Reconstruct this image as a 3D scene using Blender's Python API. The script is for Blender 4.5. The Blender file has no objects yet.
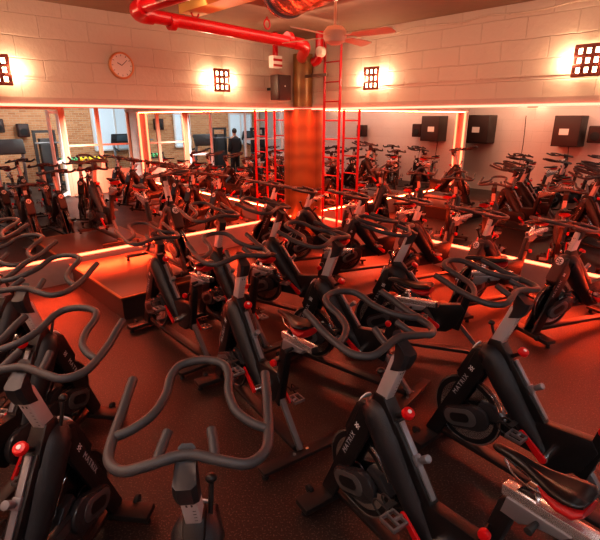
import bpy, bmesh, math, random
from mathutils import Vector, Matrix
random.seed(7)
SC = bpy.context.scene
COL = SC.collection
PI = math.pi
R = math.radians

# ------------------------------------------------------------------ frame
# room frame: corner of the two mirrored walls, r runs along the right wall, l along the left wall
TH = R(47.2)
CX, CY = 0.06, 8.95
RV = Vector((math.cos(TH), -math.sin(TH), 0))
LV = Vector((-math.sin(TH), -math.cos(TH), 0))
def W(r, l, z=0.0):
    return Vector((CX, CY, 0)) + RV * r + LV * l + Vector((0, 0, z))
CEIL = 3.43
LEDGE = 2.28
PLINTH = 0.35
LEND = 5.66      # left mirror length
REND = 6.68      # right mirror length
RMAX = 7.7       # glazed partition
LMAX = 8.0       # white wall

# ------------------------------------------------------------------ materials
def new_mat(name):
    m = bpy.data.materials.new(name); m.use_nodes = True
    return m, m.node_tree.nodes, m.node_tree.links, m.node_tree.nodes['Principled BSDF']
def pmat(name, col, rough=0.5, metal=0.0, bump=0.0, bscale=80, var=0.0, spec=0.5, emis=None, estr=0.0, vscale=6):
    m, N, L, b = new_mat(name)
    b.inputs['Base Color'].default_value = (*col, 1)
    b.inputs['Roughness'].default_value = rough
    b.inputs['Metallic'].default_value = metal
    b.inputs['Specular IOR Level'].default_value = spec
    if emis:
        b.inputs['Emission Color'].default_value = (*emis, 1)
        b.inputs['Emission Strength'].default_value = estr
    tc = N.new('ShaderNodeTexCoord')
    if bump > 0:
        n = N.new('ShaderNodeTexNoise'); n.inputs['Scale'].default_value = bscale; n.inputs['Detail'].default_value = 3
        L.new(tc.outputs['Object'], n.inputs['Vector'])
        bp = N.new('ShaderNodeBump'); bp.inputs['Strength'].default_value = bump; bp.inputs['Distance'].default_value = 0.01
        L.new(n.outputs['Fac'], bp.inputs['Height']); L.new(bp.outputs['Normal'], b.inputs['Normal'])
    if var > 0:
        n2 = N.new('ShaderNodeTexNoise'); n2.inputs['Scale'].default_value = vscale; n2.inputs['Detail'].default_value = 4
        L.new(tc.outputs['Object'], n2.inputs['Vector'])
        mx = N.new('ShaderNodeMix'); mx.data_type = 'RGBA'
        mx.inputs['A'].default_value = (*[c * (1 - var) for c in col], 1)
        mx.inputs['B'].default_value = (*[min(1, c * (1 + var)) for c in col], 1)
        L.new(n2.outputs['Fac'], mx.inputs['Factor']); L.new(mx.outputs['Result'], b.inputs['Base Color'])
    return m
def emat(name, col, strength):
    m, N, L, b = new_mat(name)
    b.inputs['Base Color'].default_value = (*col, 1)
    b.inputs['Emission Color'].default_value = (*col, 1)
    b.inputs['Emission Strength'].default_value = strength
    return m
def brick_mat(name, c1, c2, mortar, bw, rh, ms, rough=0.8, bump=0.5, var=True, smooth=0.2):
    m, N, L, b = new_mat(name)
    tc = N.new('ShaderNodeTexCoord'); sp = N.new('ShaderNodeSeparateXYZ'); cb = N.new('ShaderNodeCombineXYZ')
    L.new(tc.outputs['Object'], sp.inputs[0]); L.new(sp.outputs['X'], cb.inputs['X']); L.new(sp.outputs['Z'], cb.inputs['Y'])
    br = N.new('ShaderNodeTexBrick')
    br.inputs['Scale'].default_value = 1; br.inputs['Brick Width'].default_value = bw; br.inputs['Row Height'].default_value = rh
    br.inputs['Mortar Size'].default_value = ms; br.inputs['Mortar Smooth'].default_value = smooth
    br.inputs['Color1'].default_value = (*c1, 1); br.inputs['Color2'].default_value = (*c2, 1); br.inputs['Mortar'].default_value = (*mortar, 1)
    nz = N.new('ShaderNodeTexNoise'); nz.inputs['Scale'].default_value = 3; nz.inputs['Detail'].default_value = 5
    L.new(tc.outputs['Object'], nz.inputs['Vector'])
    ad = N.new('ShaderNodeVectorMath'); ad.operation = 'MULTIPLY_ADD'
    ad.inputs[1].default_value = (0.03, 0.03, 0.0)
    L.new(nz.outputs['Color'], ad.inputs[0]); L.new(cb.outputs[0], ad.inputs[2]); L.new(ad.outputs[0], br.inputs['Vector'])
    L.new(br.outputs['Color'], b.inputs['Base Color'])
    b.inputs['Roughness'].default_value = rough
    n2 = N.new('ShaderNodeTexNoise'); n2.inputs['Scale'].default_value = 14; n2.inputs['Detail'].default_value = 6
    L.new(tc.outputs['Object'], n2.inputs['Vector'])
    ma = N.new('ShaderNodeMath'); ma.operation = 'MULTIPLY_ADD'; ma.inputs[1].default_value = -1.0
    L.new(br.outputs['Fac'], ma.inputs[0]); L.new(n2.outputs['Fac'], ma.inputs[2])
    bp = N.new('ShaderNodeBump'); bp.inputs['Strength'].default_value = bump; bp.inputs['Distance'].default_value = 0.02
    L.new(ma.outputs[0], bp.inputs['Height']); L.new(bp.outputs['Normal'], b.inputs['Normal'])
    return m

M = {}
M['frame'] = pmat('frame_black', (0.009, 0.009, 0.010), 0.36, 0.0, 0.15, 300)
M['shroud'] = pmat('shroud_black', (0.014, 0.015, 0.018), 0.42, 0.0, 0.2, 250)
M['grip'] = pmat('grip_rubber', (0.044, 0.046, 0.050), 0.46, 0.0, 0.15, 400)
M['stem'] = pmat('stem_black', (0.022, 0.022, 0.025), 0.42)
M['alu'] = pmat('brushed_aluminium', (0.78, 0.76, 0.76), 0.24, 0.85, 0.05, 200)
M['post'] = pmat('post_grey', (0.50, 0.47, 0.47), 0.45, 0.3)
M['rail'] = pmat('rail_grey', (0.22, 0.23, 0.25), 0.4, 0.5)
M['chrome'] = pmat('chrome', (0.8, 0.8, 0.8), 0.15, 1.0)
M['wheel'] = pmat('flywheel_metal', (0.07, 0.07, 0.075), 0.28, 0.9)
M['cover'] = pmat('drive_cover', (0.03, 0.03, 0.033), 0.25)
M['oval'] = pmat('oval_grey', (0.11, 0.115, 0.12), 0.35, 0.4)
M['red'] = pmat('red_plastic', (0.55, 0.008, 0.012), 0.3)
M['redsad'] = pmat('red_saddle', (0.36, 0.006, 0.008), 0.45)
M['saddle'] = pmat('saddle_vinyl', (0.010, 0.009, 0.009), 0.3)
M['white'] = pmat('white_print', (0.75, 0.75, 0.75), 0.5)
M['textgrey'] = pmat('grey_print', (0.36, 0.36, 0.38), 0.5)
M['darkprint'] = pmat('dark_print', (0.03, 0.03, 0.03), 0.5)
M['pedal'] = pmat('pedal_metal', (0.35, 0.35, 0.36), 0.3, 0.8)
M['foot'] = pmat('stabiliser', (0.018, 0.015, 0.015), 0.4)
M['strut'] = pmat('strut_grey', (0.09, 0.09, 0.095), 0.4)
M['rubber'] = pmat('rubber', (0.015, 0.015, 0.015), 0.8)

# ------------------------------------------------------------------ mesh helpers
def link(name, me, mat, parent=None, loc=None, rot=None):
    o = bpy.data.objects.new(name, me); COL.objects.link(o)
    if mat is not None:
        me.materials.clear(); me.materials.append(mat)
    if parent is not None: o.parent = parent
    if loc is not None: o.location = loc
    if rot is not None: o.rotation_euler = rot
    return o
def bm_mesh(bm, name, smooth=True, angle=35):
    bmesh.ops.recalc_face_normals(bm, faces=bm.faces)
    me = bpy.data.meshes.new(name); bm.to_mesh(me); bm.free()
    if smooth:
        for p in me.polygons: p.use_smooth = True
        try: me.set_sharp_from_angle(angle=R(angle))
        except Exception: pass
    return me
def obj(name, bm, mat, parent=None, smooth=True, angle=35, loc=None, rot=None):
    return link(name, bm_mesh(bm, name, smooth, angle), mat, parent, loc, rot)
def add_box(bm, c, s, rot=None, bev=0.0, seg=2):
    mt = Matrix.Translation(Vector(c)) @ (rot.to_4x4() if rot is not None else Matrix.Identity(4)) @ Matrix.Diagonal((s[0], s[1], s[2], 1))
    r = bmesh.ops.create_cube(bm, size=1.0, matrix=mt)
    if bev > 0:
        es = set()
        for v in r['verts']:
            for e in v.link_edges: es.add(e)
        bmesh.ops.bevel(bm, geom=list(es), offset=bev, segments=seg, profile=0.5, affect='EDGES')
def frame_from(d, up=Vector((0, 0, 1))):
    d = d.normalized()
    if abs(d.dot(up)) > 0.999: up = Vector((0, 1, 0))
    y = up.cross(d).normalized(); z = d.cross(y)
    return Matrix((d, y, z)).transposed()
def add_bar(bm, a, b, w, h, bev=0.0, up=Vector((0, 0, 1))):
    a = Vector(a); b = Vector(b); d = b - a
    add_box(bm, (a + b) / 2, (d.length, w, h), frame_from(d, up), bev)
def add_cyl(bm, a, b, r1, r2=None, n=16, bev=0.0):
    a = Vector(a); b = Vector(b); d = b - a
    r2 = r1 if r2 is None else r2
    q = d.to_track_quat('Z', 'Y').to_matrix().to_4x4()
    mt = Matrix.Translation((a + b) / 2) @ q
    r = bmesh.ops.create_cone(bm, cap_ends=True, segments=n, radius1=r1, radius2=r2, depth=d.length, matrix=mt)
    if bev > 0:
        es = set()
        for v in r['verts']:
            for f in v.link_faces:
                if len(f.verts) > 4:
                    for e in f.edges: es.add(e)
        bmesh.ops.bevel(bm, geom=list(es), offset=bev, segments=2, profile=0.5, affect='EDGES')
def spline(pts, sub=6, closed=False):
    P = [Vector(p) for p in pts]; out = []
    n = len(P)
    rng = range(n) if closed else range(n - 1)
    for i in rng:
        p0 = P[(i - 1) % n] if (closed or i > 0) else P[0] * 2 - P[1]
        p1 = P[i]; p2 = P[(i + 1) % n]
        p3 = P[(i + 2) % n] if (closed or i + 2 < n) else P[-1] * 2 - P[-2]
        for k in range(sub):
            t = k / sub
            out.append(0.5 * ((2 * p1) + (-p0 + p2) * t + (2 * p0 - 5 * p1 + 4 * p2 - p3) * t * t + (-p0 + 3 * p1 - 3 * p2 + p3) * t ** 3))
    if not closed: out.append(P[-1])
    return out
def add_tube(bm, pts, rad, n=10, closed=False, ry=None, cap=True):
    P = [Vector(p) for p in pts]; m = len(P)
    rads = rad if isinstance(rad, (list, tuple)) else [rad] * m
    T = []
    for i in range(m):
        if closed: t = P[(i + 1) % m] - P[(i - 1) % m]
        elif i == 0: t = P[1] - P[0]
        elif i == m - 1: t = P[-1] - P[-2]
        else: t = P[i + 1] - P[i - 1]
        T.append(t.normalized())
    up = Vector((0, 0, 1)) if abs(T[0].z) < 0.9 else Vector((0, 1, 0))
    nrm = (up - T[0] * up.dot(T[0])).normalized()
    rings = []
    for i in range(m):
        nrm = (nrm - T[i] * nrm.dot(T[i])).normalized()
        bi = T[i].cross(nrm)
        k = 1.0 if ry is None else ry
        rings.append([bm.verts.new(P[i] + nrm * math.cos(2 * PI * j / n) * rads[i] + bi * math.sin(2 * PI * j / n) * rads[i] * k) for j in range(n)])
    for i in range(m if closed else m - 1):
        A = rings[i]; B = rings[(i + 1) % m]
        for j in range(n):
            bm.faces.new((A[j], A[(j + 1) % n], B[(j + 1) % n], B[j]))
    if cap and not closed:
        bm.faces.new(rings[0][::-1]); bm.faces.new(rings[-1])
def add_prism(bm, poly, y0, y1, bev=0.0):
    """poly in (x,z), extruded along y"""
    a = [bm.verts.new((x, y0, z)) for x, z in poly]
    b = [bm.verts.new((x, y1, z)) for x, z in poly]
    n = len(poly); fs = [bm.faces.new(a[::-1]), bm.faces.new(b)]
    for i in range(n): fs.append(bm.faces.new((a[i], a[(i + 1) % n], b[(i + 1) % n], b[i])))
    if bev > 0:
        es = list({e for f in fs[:2] for e in f.edges})
        bmesh.ops.bevel(bm, geom=es, offset=bev, segments=2, profile=0.5, affect='EDGES')
def stadium(c1, r1, c2, r2, n=12):
    """outline (x,z) of the hull of two circles"""
    a = math.atan2(c2[1] - c1[1], c2[0] - c1[0]); d = math.hypot(c2[0] - c1[0], c2[1] - c1[1])
    off = math.acos(max(-1, min(1, (r1 - r2) / d)))
    out = []
    for i in range(n + 1):
        t = a + off + (2 * PI - 2 * off) * i / n
        out.append((c1[0] + r1 * math.cos(t), c1[1] + r1 * math.sin(t)))
    for i in range(n + 1):
        t = a - off + (2 * off) * i / n
        out.append((c2[0] + r2 * math.cos(t), c2[1] + r2 * math.sin(t)))
    return out
def add_lathe(bm, prof, axis_o, n=40, axis='Y'):
    """prof: list of (radius, height along axis)"""
    o = Vector(axis_o); rings = []
    for r, h in prof:
        ring = []
        for j in range(n):
            a = 2 * PI * j / n
            if axis == 'Y': v = Vector((r * math.cos(a), h, r * math.sin(a)))
            elif axis == 'Z': v = Vector((r * math.cos(a), r * math.sin(a), h))
            else: v = Vector((h, r * math.cos(a), r * math.sin(a)))
            ring.append(bm.verts.new(o + v))
        rings.append(ring)
    for i in range(len(rings) - 1):
        A, B = rings[i], rings[i + 1]
        for j in range(n): bm.faces.new((A[j], A[(j + 1) % n], B[(j + 1) % n], B[j]))
    bm.faces.new(rings[0]); bm.faces.new(rings[-1])
def text_mesh(body, size, extrude=0.001):
    cu = bpy.data.curves.new('lettering', 'FONT'); cu.body = body; cu.size = size; cu.extrude = extrude
    cu.align_x = 'CENTER'; cu.align_y = 'CENTER'; cu.resolution_u = 2; cu.space_character = 1.25
    o = bpy.data.objects.new('lettering_source', cu); COL.objects.link(o)
    dg = bpy.context.evaluated_depsgraph_get(); dg.update()
    me = bpy.data.meshes.new_from_object(o.evaluated_get(dg))
    bpy.data.objects.remove(o); bpy.data.curves.remove(cu)
    return me
def empty(name, loc=(0, 0, 0), rz=0.0):
    o = bpy.data.objects.new(name, None); COL.objects.link(o)
    o.location = loc; o.rotation_euler = (0, 0, rz); o.empty_display_size = 0.1
    return o
def tag(o, label=None, cat=None, group=None, kind=None):
    if label: o['label'] = label
    if cat: o['category'] = cat
    if group: o['group'] = group
    if kind: o['kind'] = kind
    return o
def copy_tree(src, kids):
    c = src.copy(); COL.objects.link(c)
    for k in kids.get(src.name, []):
        kc = copy_tree(k, kids); kc.parent = c
    return c

# ------------------------------------------------------------------ the bike (x forward, y left, origin on floor under the handlebar's cross bar)
def emblem_mesh(k):
    bm = bmesh.new()
    for s in (-1, 1):
        for t in (-1, 1):
            add_tube(bm, spline([(s * 0.026 * k, t * 0.022 * k, 0), (s * 0.012 * k, t * 0.020 * k, 0), (s * 0.006 * k, t * 0.010 * k, 0), (s * 0.014 * k, t * 0.003 * k, 0), (s * 0.026 * k, t * 0.003 * k, 0)], 4), 0.0042 * k, 6)
    for v in bm.verts: v.co.z *= 0.25
    return bm_mesh(bm, 'emblem')

def make_bike():
    root = empty('exercise_bike')
    groups = {'bar': [], 'saddle': []}
    # floor stabilisers
    for x, w, hh in ((0.41, 0.50, 0.04), (-0.76, 0.60, 0.03)):
        bm = bmesh.new(); add_box(bm, (x, 0, 0.06), (0.115 if x > 0 else 0.09, w, hh), None, 0.008)
        f = obj('front_stabiliser' if x > 0 else 'rear_stabiliser', bm, M['foot'], root)
        for s in (-1, 1):
            bm = bmesh.new(); add_cyl(bm, (x, s * (w / 2 - 0.03), 0.0), (x, s * (w / 2 - 0.03), 0.045), 0.022, 0.014, 12)
            obj('levelling_foot', bm, M['rubber'], f)
            if x > 0:
                bm = bmesh.new(); add_cyl(bm, (x + 0.07, s * (w / 2 - 0.11) - 0.012, 0.075), (x + 0.07, s * (w / 2 - 0.11) + 0.012, 0.075), 0.030, None, 16, 0.004)
                obj('transport_wheel', bm, M['rubber'], f)
            else:
                bm = bmesh.new(); add_lathe(bm, [(0.004, 0.082), (0.011, 0.082), (0.013, 0.076), (0.013, 0.074)], (x, s * 0.05, 0), 12, 'Z')
                obj('bolt', bm, M['chrome'], f)
    bm = bmesh.new()
    add_bar(bm, (0.38, 0.0, 0.100), (-0.73, 0.0, 0.095), 0.085, 0.030, 0.006)
    obj('floor_beam', bm, M['foot'], root)
    # fork: two side plates
    for s in (-1, 1):
        bm = bmesh.new()
        poly = [(0.085, 0.83), (0.17, 0.80), (0.215, 0.66), (0.46, 0.095), (0.45, 0.07), (0.365, 0.07), (0.345, 0.10), (0.10, 0.66)]
        add_prism(bm, poly, s * 0.052 - 0.011, s * 0.052 + 0.011, 0.005)
        obj('fork_plate', bm, M['frame'], root)
    # flywheel
    bm = bmesh.new()
    add_lathe(bm, [(0.02, -0.02), (0.06, -0.02), (0.07, -0.008), (0.185, -0.008), (0.195, -0.016), (0.236, -0.016), (0.24, -0.010),
                   (0.24, 0.010), (0.236, 0.016), (0.195, 0.016), (0.185, 0.008), (0.07, 0.008), (0.06, 0.02), (0.02, 0.02)], (0.20, 0, 0.34), 48)
    fw = obj('flywheel', bm, M['wheel'], root, angle=30)
    bm = bmesh.new()
    for s in (-1, 1):
        add_lathe(bm, [(0.226, s * 0.0155), (0.226, s * 0.018), (0.237, s * 0.018), (0.237, s * 0.0155)], (0.20, 0, 0.34), 48)
    obj('flywheel_rim', bm, M['chrome'], fw)
    # drive cover from flywheel hub to the crank
    bm = bmesh.new()
    add_prism(bm, stadium((0.16, 0.33), 0.075, (-0.33, 0.35), 0.10), -0.075, -0.035, 0.012)
    obj('belt_cover', bm, M['cover'], root)
    for s in (-1, 1):
        bm = bmesh.new()
        add_prism(bm, stadium((0.255, 0.295), 0.070, (0.09, 0.365), 0.082), s * 0.074 - 0.018, s * 0.074 + 0.018, 0.010)
        ov = obj('hub_cover', bm, M['cover'], root)
        bm = bmesh.new()
        add_prism(bm, stadium((0.252, 0.297), 0.057, (0.14, 0.344), 0.057), s * 0.093 - 0.003, s * 0.093 + 0.003, 0.002)
        pl = obj('cover_plate', bm, M['oval'], ov)
        bm = bmesh.new()
        add_prism(bm, stadium((0.235, 0.304), 0.030, (0.16, 0.336), 0.030), s * 0.0965 - 0.002, s * 0.0965 + 0.002)
        obj('cover_recess', bm, M['frame'], ov)
    bm = bmesh.new()
    add_prism(bm, [(0.02, 0.47), (0.10, 0.47), (0.13, 0.40), (0.02, 0.36), (-0.06, 0.40)], -0.05, 0.05, 0.01)
    obj('brake_housing', bm, M['cover'], root)
    # main shrouded tube
    bm = bmesh.new()
    path = spline([(0.125, 0, 0.735), (0.105, 0, 0.79), (0.06, 0, 0.765), (-0.02, 0, 0.66), (-0.12, 0, 0.53), (-0.22, 0, 0.41), (-0.29, 0, 0.32)], 5)
    n = len(path); rr = []
    for i in range(n):
        t = i / (n - 1)
        rr.append(0.058 + 0.034 * min(1, t * 4) - 0.034 * max(0, (t - 0.5) * 2))
    add_tube(bm, path, rr, 18, ry=0.95)
    obj('main_tube', bm, M['shroud'], root, angle=50)
    # head: hood with emblem
    bm = bmesh.new()
    add_prism(bm, stadium((0.137, 0.783), 0.058, (0.240, 0.60), 0.036, 10), -0.062, 0.062, 0.016)
    hood = obj('head_hood', bm, M['frame'], root, angle=50)
    nd = Vector((0.93, 0, 0.36)).normalized()
    q = nd.to_track_quat('Z', 'Y')
    ec = Vector((0.141, 0, 0.781)) + nd * 0.0560
    bm = bmesh.new(); add_lathe(bm, [(0.001, 0), (0.040, 0), (0.040, 0.006), (0.037, 0.008), (0.001, 0.008)], (0, 0, 0), 28, 'Z')
    bm.transform(Matrix.Translation(ec) @ q.to_matrix().to_4x4())
    badge = obj('badge', bm, M['white'], root)
    # emblem: two mirrored hooked strokes
    bm = bmesh.new()
    for s in (-1, 1):
        for t in (-1, 1):
            add_tube(bm, spline([(s * 0.026, t * 0.022, 0), (s * 0.012, t * 0.020, 0), (s * 0.006, t * 0.010, 0), (s * 0.014, t * 0.003, 0), (s * 0.026, t * 0.003, 0)], 4), 0.0042, 6)
    bm.transform(Matrix.Translation(ec + nd * 0.0085) @ q.to_matrix().to_4x4())
    obj('emblem', bm, M['darkprint'], badge)
    # word on both fork plates
    tm = text_mesh('MATRIX', 0.043, 0.0006)
    tm2 = emblem_mesh(0.62)
    d = Vector((0.245, 0, -0.56)).normalized()
    for s in (-1, 1):
        # text runs along the plate; readable from outside
        xa = d if s < 0 else -d
        nrm = Vector((0, s, 0)); ya = nrm.cross(xa)
        rot = Matrix((xa, ya, nrm)).transposed().to_4x4()
        o = link('lettering', tm.copy(), M['textgrey'], root)
        o.matrix_local = Matrix.Translation(Vector((0.236, s * 0.0638, 0.535))) @ rot
        o = link('emblem', tm2.copy(), M['white'], root)
        o.matrix_local = Matrix.Translation(Vector((0.176, s * 0.0638, 0.675))) @ rot
    # head bracket, height rail and brake lever block
    bm = bmesh.new()
    add_prism(bm, [(0.105, 0.90), (0.035, 0.905), (-0.035, 0.82), (-0.06, 0.75), (0.03, 0.72), (0.13, 0.80)], -0.036, 0.036, 0.008)
    obj('head_bracket', bm, M['frame'], root)
    bm = bmesh.new(); add_bar(bm, (-0.02, 0, 0.80), (-0.285, 0, 0.475), 0.062, 0.055, 0.008)
    obj('frame_spine', bm, M['frame'], root)
    bm = bmesh.new(); add_bar(bm, (-0.055, 0, 0.815), (-0.275, 0, 0.535), 0.03, 0.014, 0.004)
    add_box(bm, (-0.165, 0, 0.675), (0.05, 0.038, 0.03), Matrix.Rotation(R(-52), 3, 'Y'), 0.005)
    rl = obj('height_rail', bm, M['rail'], root)
    bm = bmesh.new(); add_cyl(bm, (-0.185, 0.0, 0.69), (-0.225, 0.0, 0.725), 0.016, 0.02, 12, 0.004)
    obj('rail_catch', bm, M['rail'], root)
    bm = bmesh.new(); add_cyl(bm, (0.10, -0.045, 0.84), (0.145, -0.05, 0.955), 0.009, None, 10)
    bl = obj('resistance_lever', bm, M['frame'], root)
    bm = bmesh.new(); bmesh.ops.create_uvsphere(bm, u_segments=14, v_segments=10, radius=0.021, matrix=Matrix.Translation((0.148, -0.05, 0.965)) @ Matrix.Diagonal((1, 1, 0.8, 1)))
    obj('lever_knob', bm, M['frame'], bl, angle=90)
    # red handlebar dial on a short stalk
    bm = bmesh.new(); add_cyl(bm, (-0.03, 0.0, 0.83), (-0.085, 0.0, 0.875), 0.012, None, 10)
    dl = obj('dial_stalk', bm, M['frame'], root)
    bm = bmesh.new(); add_cyl(bm, (-0.083, 0.0, 0.868), (-0.096, 0.0, 0.893), 0.031, 0.028, 20, 0.006)
    obj('dial', bm, M['red'], dl)
    bm = bmesh.new(); add_cyl(bm, (-0.096, 0.0, 0.893), (-0.0975, 0.0, 0.896), 0.010, None, 12)
    obj('dial_mark', bm, M['white'], dl)
    # beam to the seat tube
    bm = bmesh.new()
    add_prism(bm, [(-0.235, 0.515), (-0.52, 0.555), (-0.56, 0.50), (-0.50, 0.34), (-0.42, 0.27), (-0.30, 0.26), (-0.22, 0.36)], -0.034, 0.034, 0.01)
    obj('frame_beam', bm, M['frame'], root)
    # seat tube
    bm = bmesh.new(); add_bar(bm, (-0.605, 0, 0.80), (-0.495, 0, 0.30), 0.055, 0.07, 0.01)
    obj('seat_tube', bm, M['frame'], root)
    bm = bmesh.new(); add_cyl(bm, (-0.55, 0.02, 0.66), (-0.57, 0.075, 0.665), 0.01, None, 10)
    kn = obj('knob_stalk', bm, M['frame'], root)
    bm = bmesh.new(); add_cyl(bm, (-0.57, 0.072, 0.665), (-0.575, 0.098, 0.667), 0.024, 0.022, 18, 0.005)
    obj('knob', bm, M['red'], kn)
    bm = bmesh.new(); add_bar(bm, (-0.50, 0, 0.38), (-0.755, 0, 0.085), 0.04, 0.035, 0.006)
    obj('rear_strut', bm, M['strut'], root)
    # crank and pedals
    bm = bmesh.new(); add_cyl(bm, (-0.33, -0.10, 0.35), (-0.33, 0.10, 0.35), 0.028, None, 16, 0.004)
    obj('crank_axle', bm, M['chrome'], root)
    BB = Vector((-0.33, 0, 0.35))
    for s, a in ((1, R(38)), (-1, R(218))):
        e = BB + Vector((math.cos(a) * 0.165, 0, math.sin(a) * 0.165))
        bm = bmesh.new()
        add_prism(bm, stadium((BB.x, BB.z), 0.024, (e.x, e.z), 0.015, 8), s * 0.105 - 0.008, s * 0.105 + 0.008, 0.004)
        ca = obj('crank_arm', bm, M['red'], root)
        bm = bmesh.new()
        y = s * 0.165
        for dx in (-0.042, 0.042): add_box(bm, (e.x + dx, y, e.z), (0.012, 0.085, 0.022), None, 0.003)
        for dy in (-0.04, 0.0, 0.04): add_box(bm, (e.x, y + dy, e.z), (0.085, 0.010, 0.018), None, 0.002)
        add_cyl(bm, (e.x, s * 0.11, e.z), (e.x, y, e.z), 0.010, None, 10)
        pd = obj('pedal', bm, M['pedal'], root)
        bm = bmesh.new()
        for dy in (-0.032, 0.032):
            add_tube(bm, spline([(e.x + 0.04, y + dy, e.z), (e.x + 0.10, y + dy * 0.9, e.z + 0.02), (e.x + 0.095, y + dy * 0.8, e.z + 0.06), (e.x + 0.03, y + dy * 0.7, e.z + 0.065)], 4), 0.005, 6)
        add_box(bm, (e.x + 0.03, y, e.z + 0.066), (0.03, 0.07, 0.004), None, 0.001)
        obj('toe_cage', bm, M['rubber'], pd)
    # ---- handlebar assembly (moves with height)
    bm = bmesh.new(); add_bar(bm, (-0.022, 0, 1.13), (0.098, 0, 0.80), 0.054, 0.070, 0.006)
    n0 = len(bm.faces)
    ax = (Vector((0.098, 0, 0.80)) - Vector((-0.022, 0, 1.13))).normalized()
    rot = frame_from(ax)
    for sg in (1, -1):
        for i in range(6):
            add_box(bm, Vector((-0.022, 0, 1.13)) + ax * (0.10 + 0.022 * i) + rot @ Vector((0, -0.012, sg * 0.0352)), (0.0022, 0.010, 0.001), rot)
        for yy in (-0.008, 0.008):
            add_box(bm, Vector((-0.022, 0, 1.13)) + ax * 0.065 + rot @ Vector((0, yy, sg * 0.0352)), (0.013, 0.006, 0.001), rot)
    po = obj('handlebar_post', bm, M['post'], root)
    po.data.materials.append(M['darkprint'])
    for i, f in enumerate(po.data.polygons):
        if f.area < 0.0002 and max(abs((rot.transposed() @ f.normal).y), abs((rot.transposed() @ f.normal).z), abs((rot.transposed() @ f.normal).x)) > 0.99: f.material_index = 1
    bm = bmesh.new()
    secs = [(0.006, 1.228, 0.026, 0.026), (-0.022, 1.212, 0.031, 0.036), (-0.046, 1.178, 0.036, 0.045), (-0.040, 1.125, 0.037, 0.045), (-0.018, 1.075, 0.035, 0.043)]
    rings = []
    for k, (x, z, hw, hd) in enumerate(secs):
        a = [R(-35), R(-55), R(-85), R(-105), R(-108)][k]
        t = Vector((math.cos(a), 0, math.sin(a))); u = Vector((-t.z, 0, t.x)); ring = []
        for (p, q_) in ((-1, -.6), (-.6, -1), (.6, -1), (1, -.6), (1, .6), (.6, 1), (-.6, 1), (-1, .6)):
            ring.append(bm.verts.new(Vector((x, 0, z)) + u * hd * p + Vector((0, hw * q_, 0))))
        rings.append(ring)
    for i in range(len(rings) - 1):
        for j in range(8): bm.faces.new((rings[i][j], rings[i][(j + 1) % 8], rings[i + 1][(j + 1) % 8], rings[i + 1][j]))
    bm.faces.new(rings[0]); bm.faces.new(rings[-1])
    st = obj('handlebar_stem', bm, M['stem'], root, angle=40)
    bm = bmesh.new()
    H0 = 1.22
    outer = [(0.375, 0.246, H0 + 0.05), (0.30, 0.249, H0 + 0.032), (0.22, 0.252, H0 + 0.008), (0.10, 0.252, H0 - 0.012), (0.02, 0.238, H0 - 0.02), (-0.03, 0.185, H0 - 0.018), (-0.025, 0.11, H0 - 0.006), (0.0, 0.0, H0 + 0.004)]
    full = outer + [(x, -y, z) for x, y, z in outer[-2::-1]]
    add_tube(bm, spline(full, 5), 0.0175, 12)
    inner = [(0.12, 0.246, H0 - 0.008), (0.145, 0.195, H0 + 0.0), (0.20, 0.140, H0 + 0.015), (0.29, 0.112, H0 + 0.032), (0.375, 0.108, H0 + 0.052), (0.435, 0.080, H0 + 0.066), (0.46, 0.0, H0 + 0.072)]
    full = inner + [(x, -y, z) for x, y, z in inner[-2::-1]]
    add_tube(bm, spline(full, 5), 0.0165, 12)
    hb = obj('handlebar', bm, M['grip'], root, angle=60)
    for s in (-1, 1):
        bm = bmesh.new(); add_tube(bm, [(-0.02, s * 0.088, H0 - 0.006), (0.04, s * 0.078, H0 + 0.012), (0.085, s * 0.068, H0 + 0.028)], 0.0165, 12)
        obj('centre_grip', bm, M['grip'], root, angle=60)
    # ---- saddle assembly
    bm = bmesh.new()
    add_bar(bm, (-0.575, 0, 0.852), (-0.90, 0, 0.878), 0.048, 0.044, 0.005)
    sl = obj('seat_slider', bm, M['alu'], root)
    bm = bmesh.new(); add_bar(bm, (-0.898, 0, 0.878), (-0.912, 0, 0.879), 0.044, 0.040, 0.004)
    obj('end_cap', bm, M['frame'], sl)
    bm = bmesh.new()
    add_prism(bm, [(-0.60, 0.835), (-0.83, 0.852), (-0.80, 0.815), (-0.70, 0.80), (-0.66, 0.76), (-0.585, 0.76)], -0.03, 0.03, 0.006)
    obj('slider_clamp', bm, M['rail'], root)
    bm = bmesh.new(); add_cyl(bm, (-0.72, 0.03, 0.822), (-0.72, 0.085, 0.815), 0.009, 0.016, 12, 0.003)
    obj('slider_lever', bm, M['rubber'], root)
    bm = bmesh.new()
    add_prism(bm, [(-0.62, 0.875), (-0.70, 0.88), (-0.685, 0.93), (-0.655, 0.93)], -0.016, 0.016, 0.003)
    for s in (-1, 1): add_tube(bm, spline([(-0.56, s * 0.006, 0.965), (-0.62, s * 0.022, 0.935), (-0.72, s * 0.024, 0.935), (-0.80, s * 0.045, 0.965)], 4), 0.004, 6)
    obj('saddle_mount', bm, M['chrome'], root)
    bm = bmesh.new()
    S = [(-0.510, 0.010, 0.998, 0.018), (-0.525, 0.018, 1.006, 0.030), (-0.58, 0.021, 1.012, 0.038), (-0.64, 0.027, 1.010, 0.042), (-0.70, 0.045, 1.008, 0.046), (-0.755, 0.068, 1.013, 0.046), (-0.80, 0.080, 1.022, 0.042), (-0.832, 0.076, 1.024, 0.034), (-0.850, 0.058, 1.016, 0.020)]
    rings = []
    N_ = 16
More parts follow.
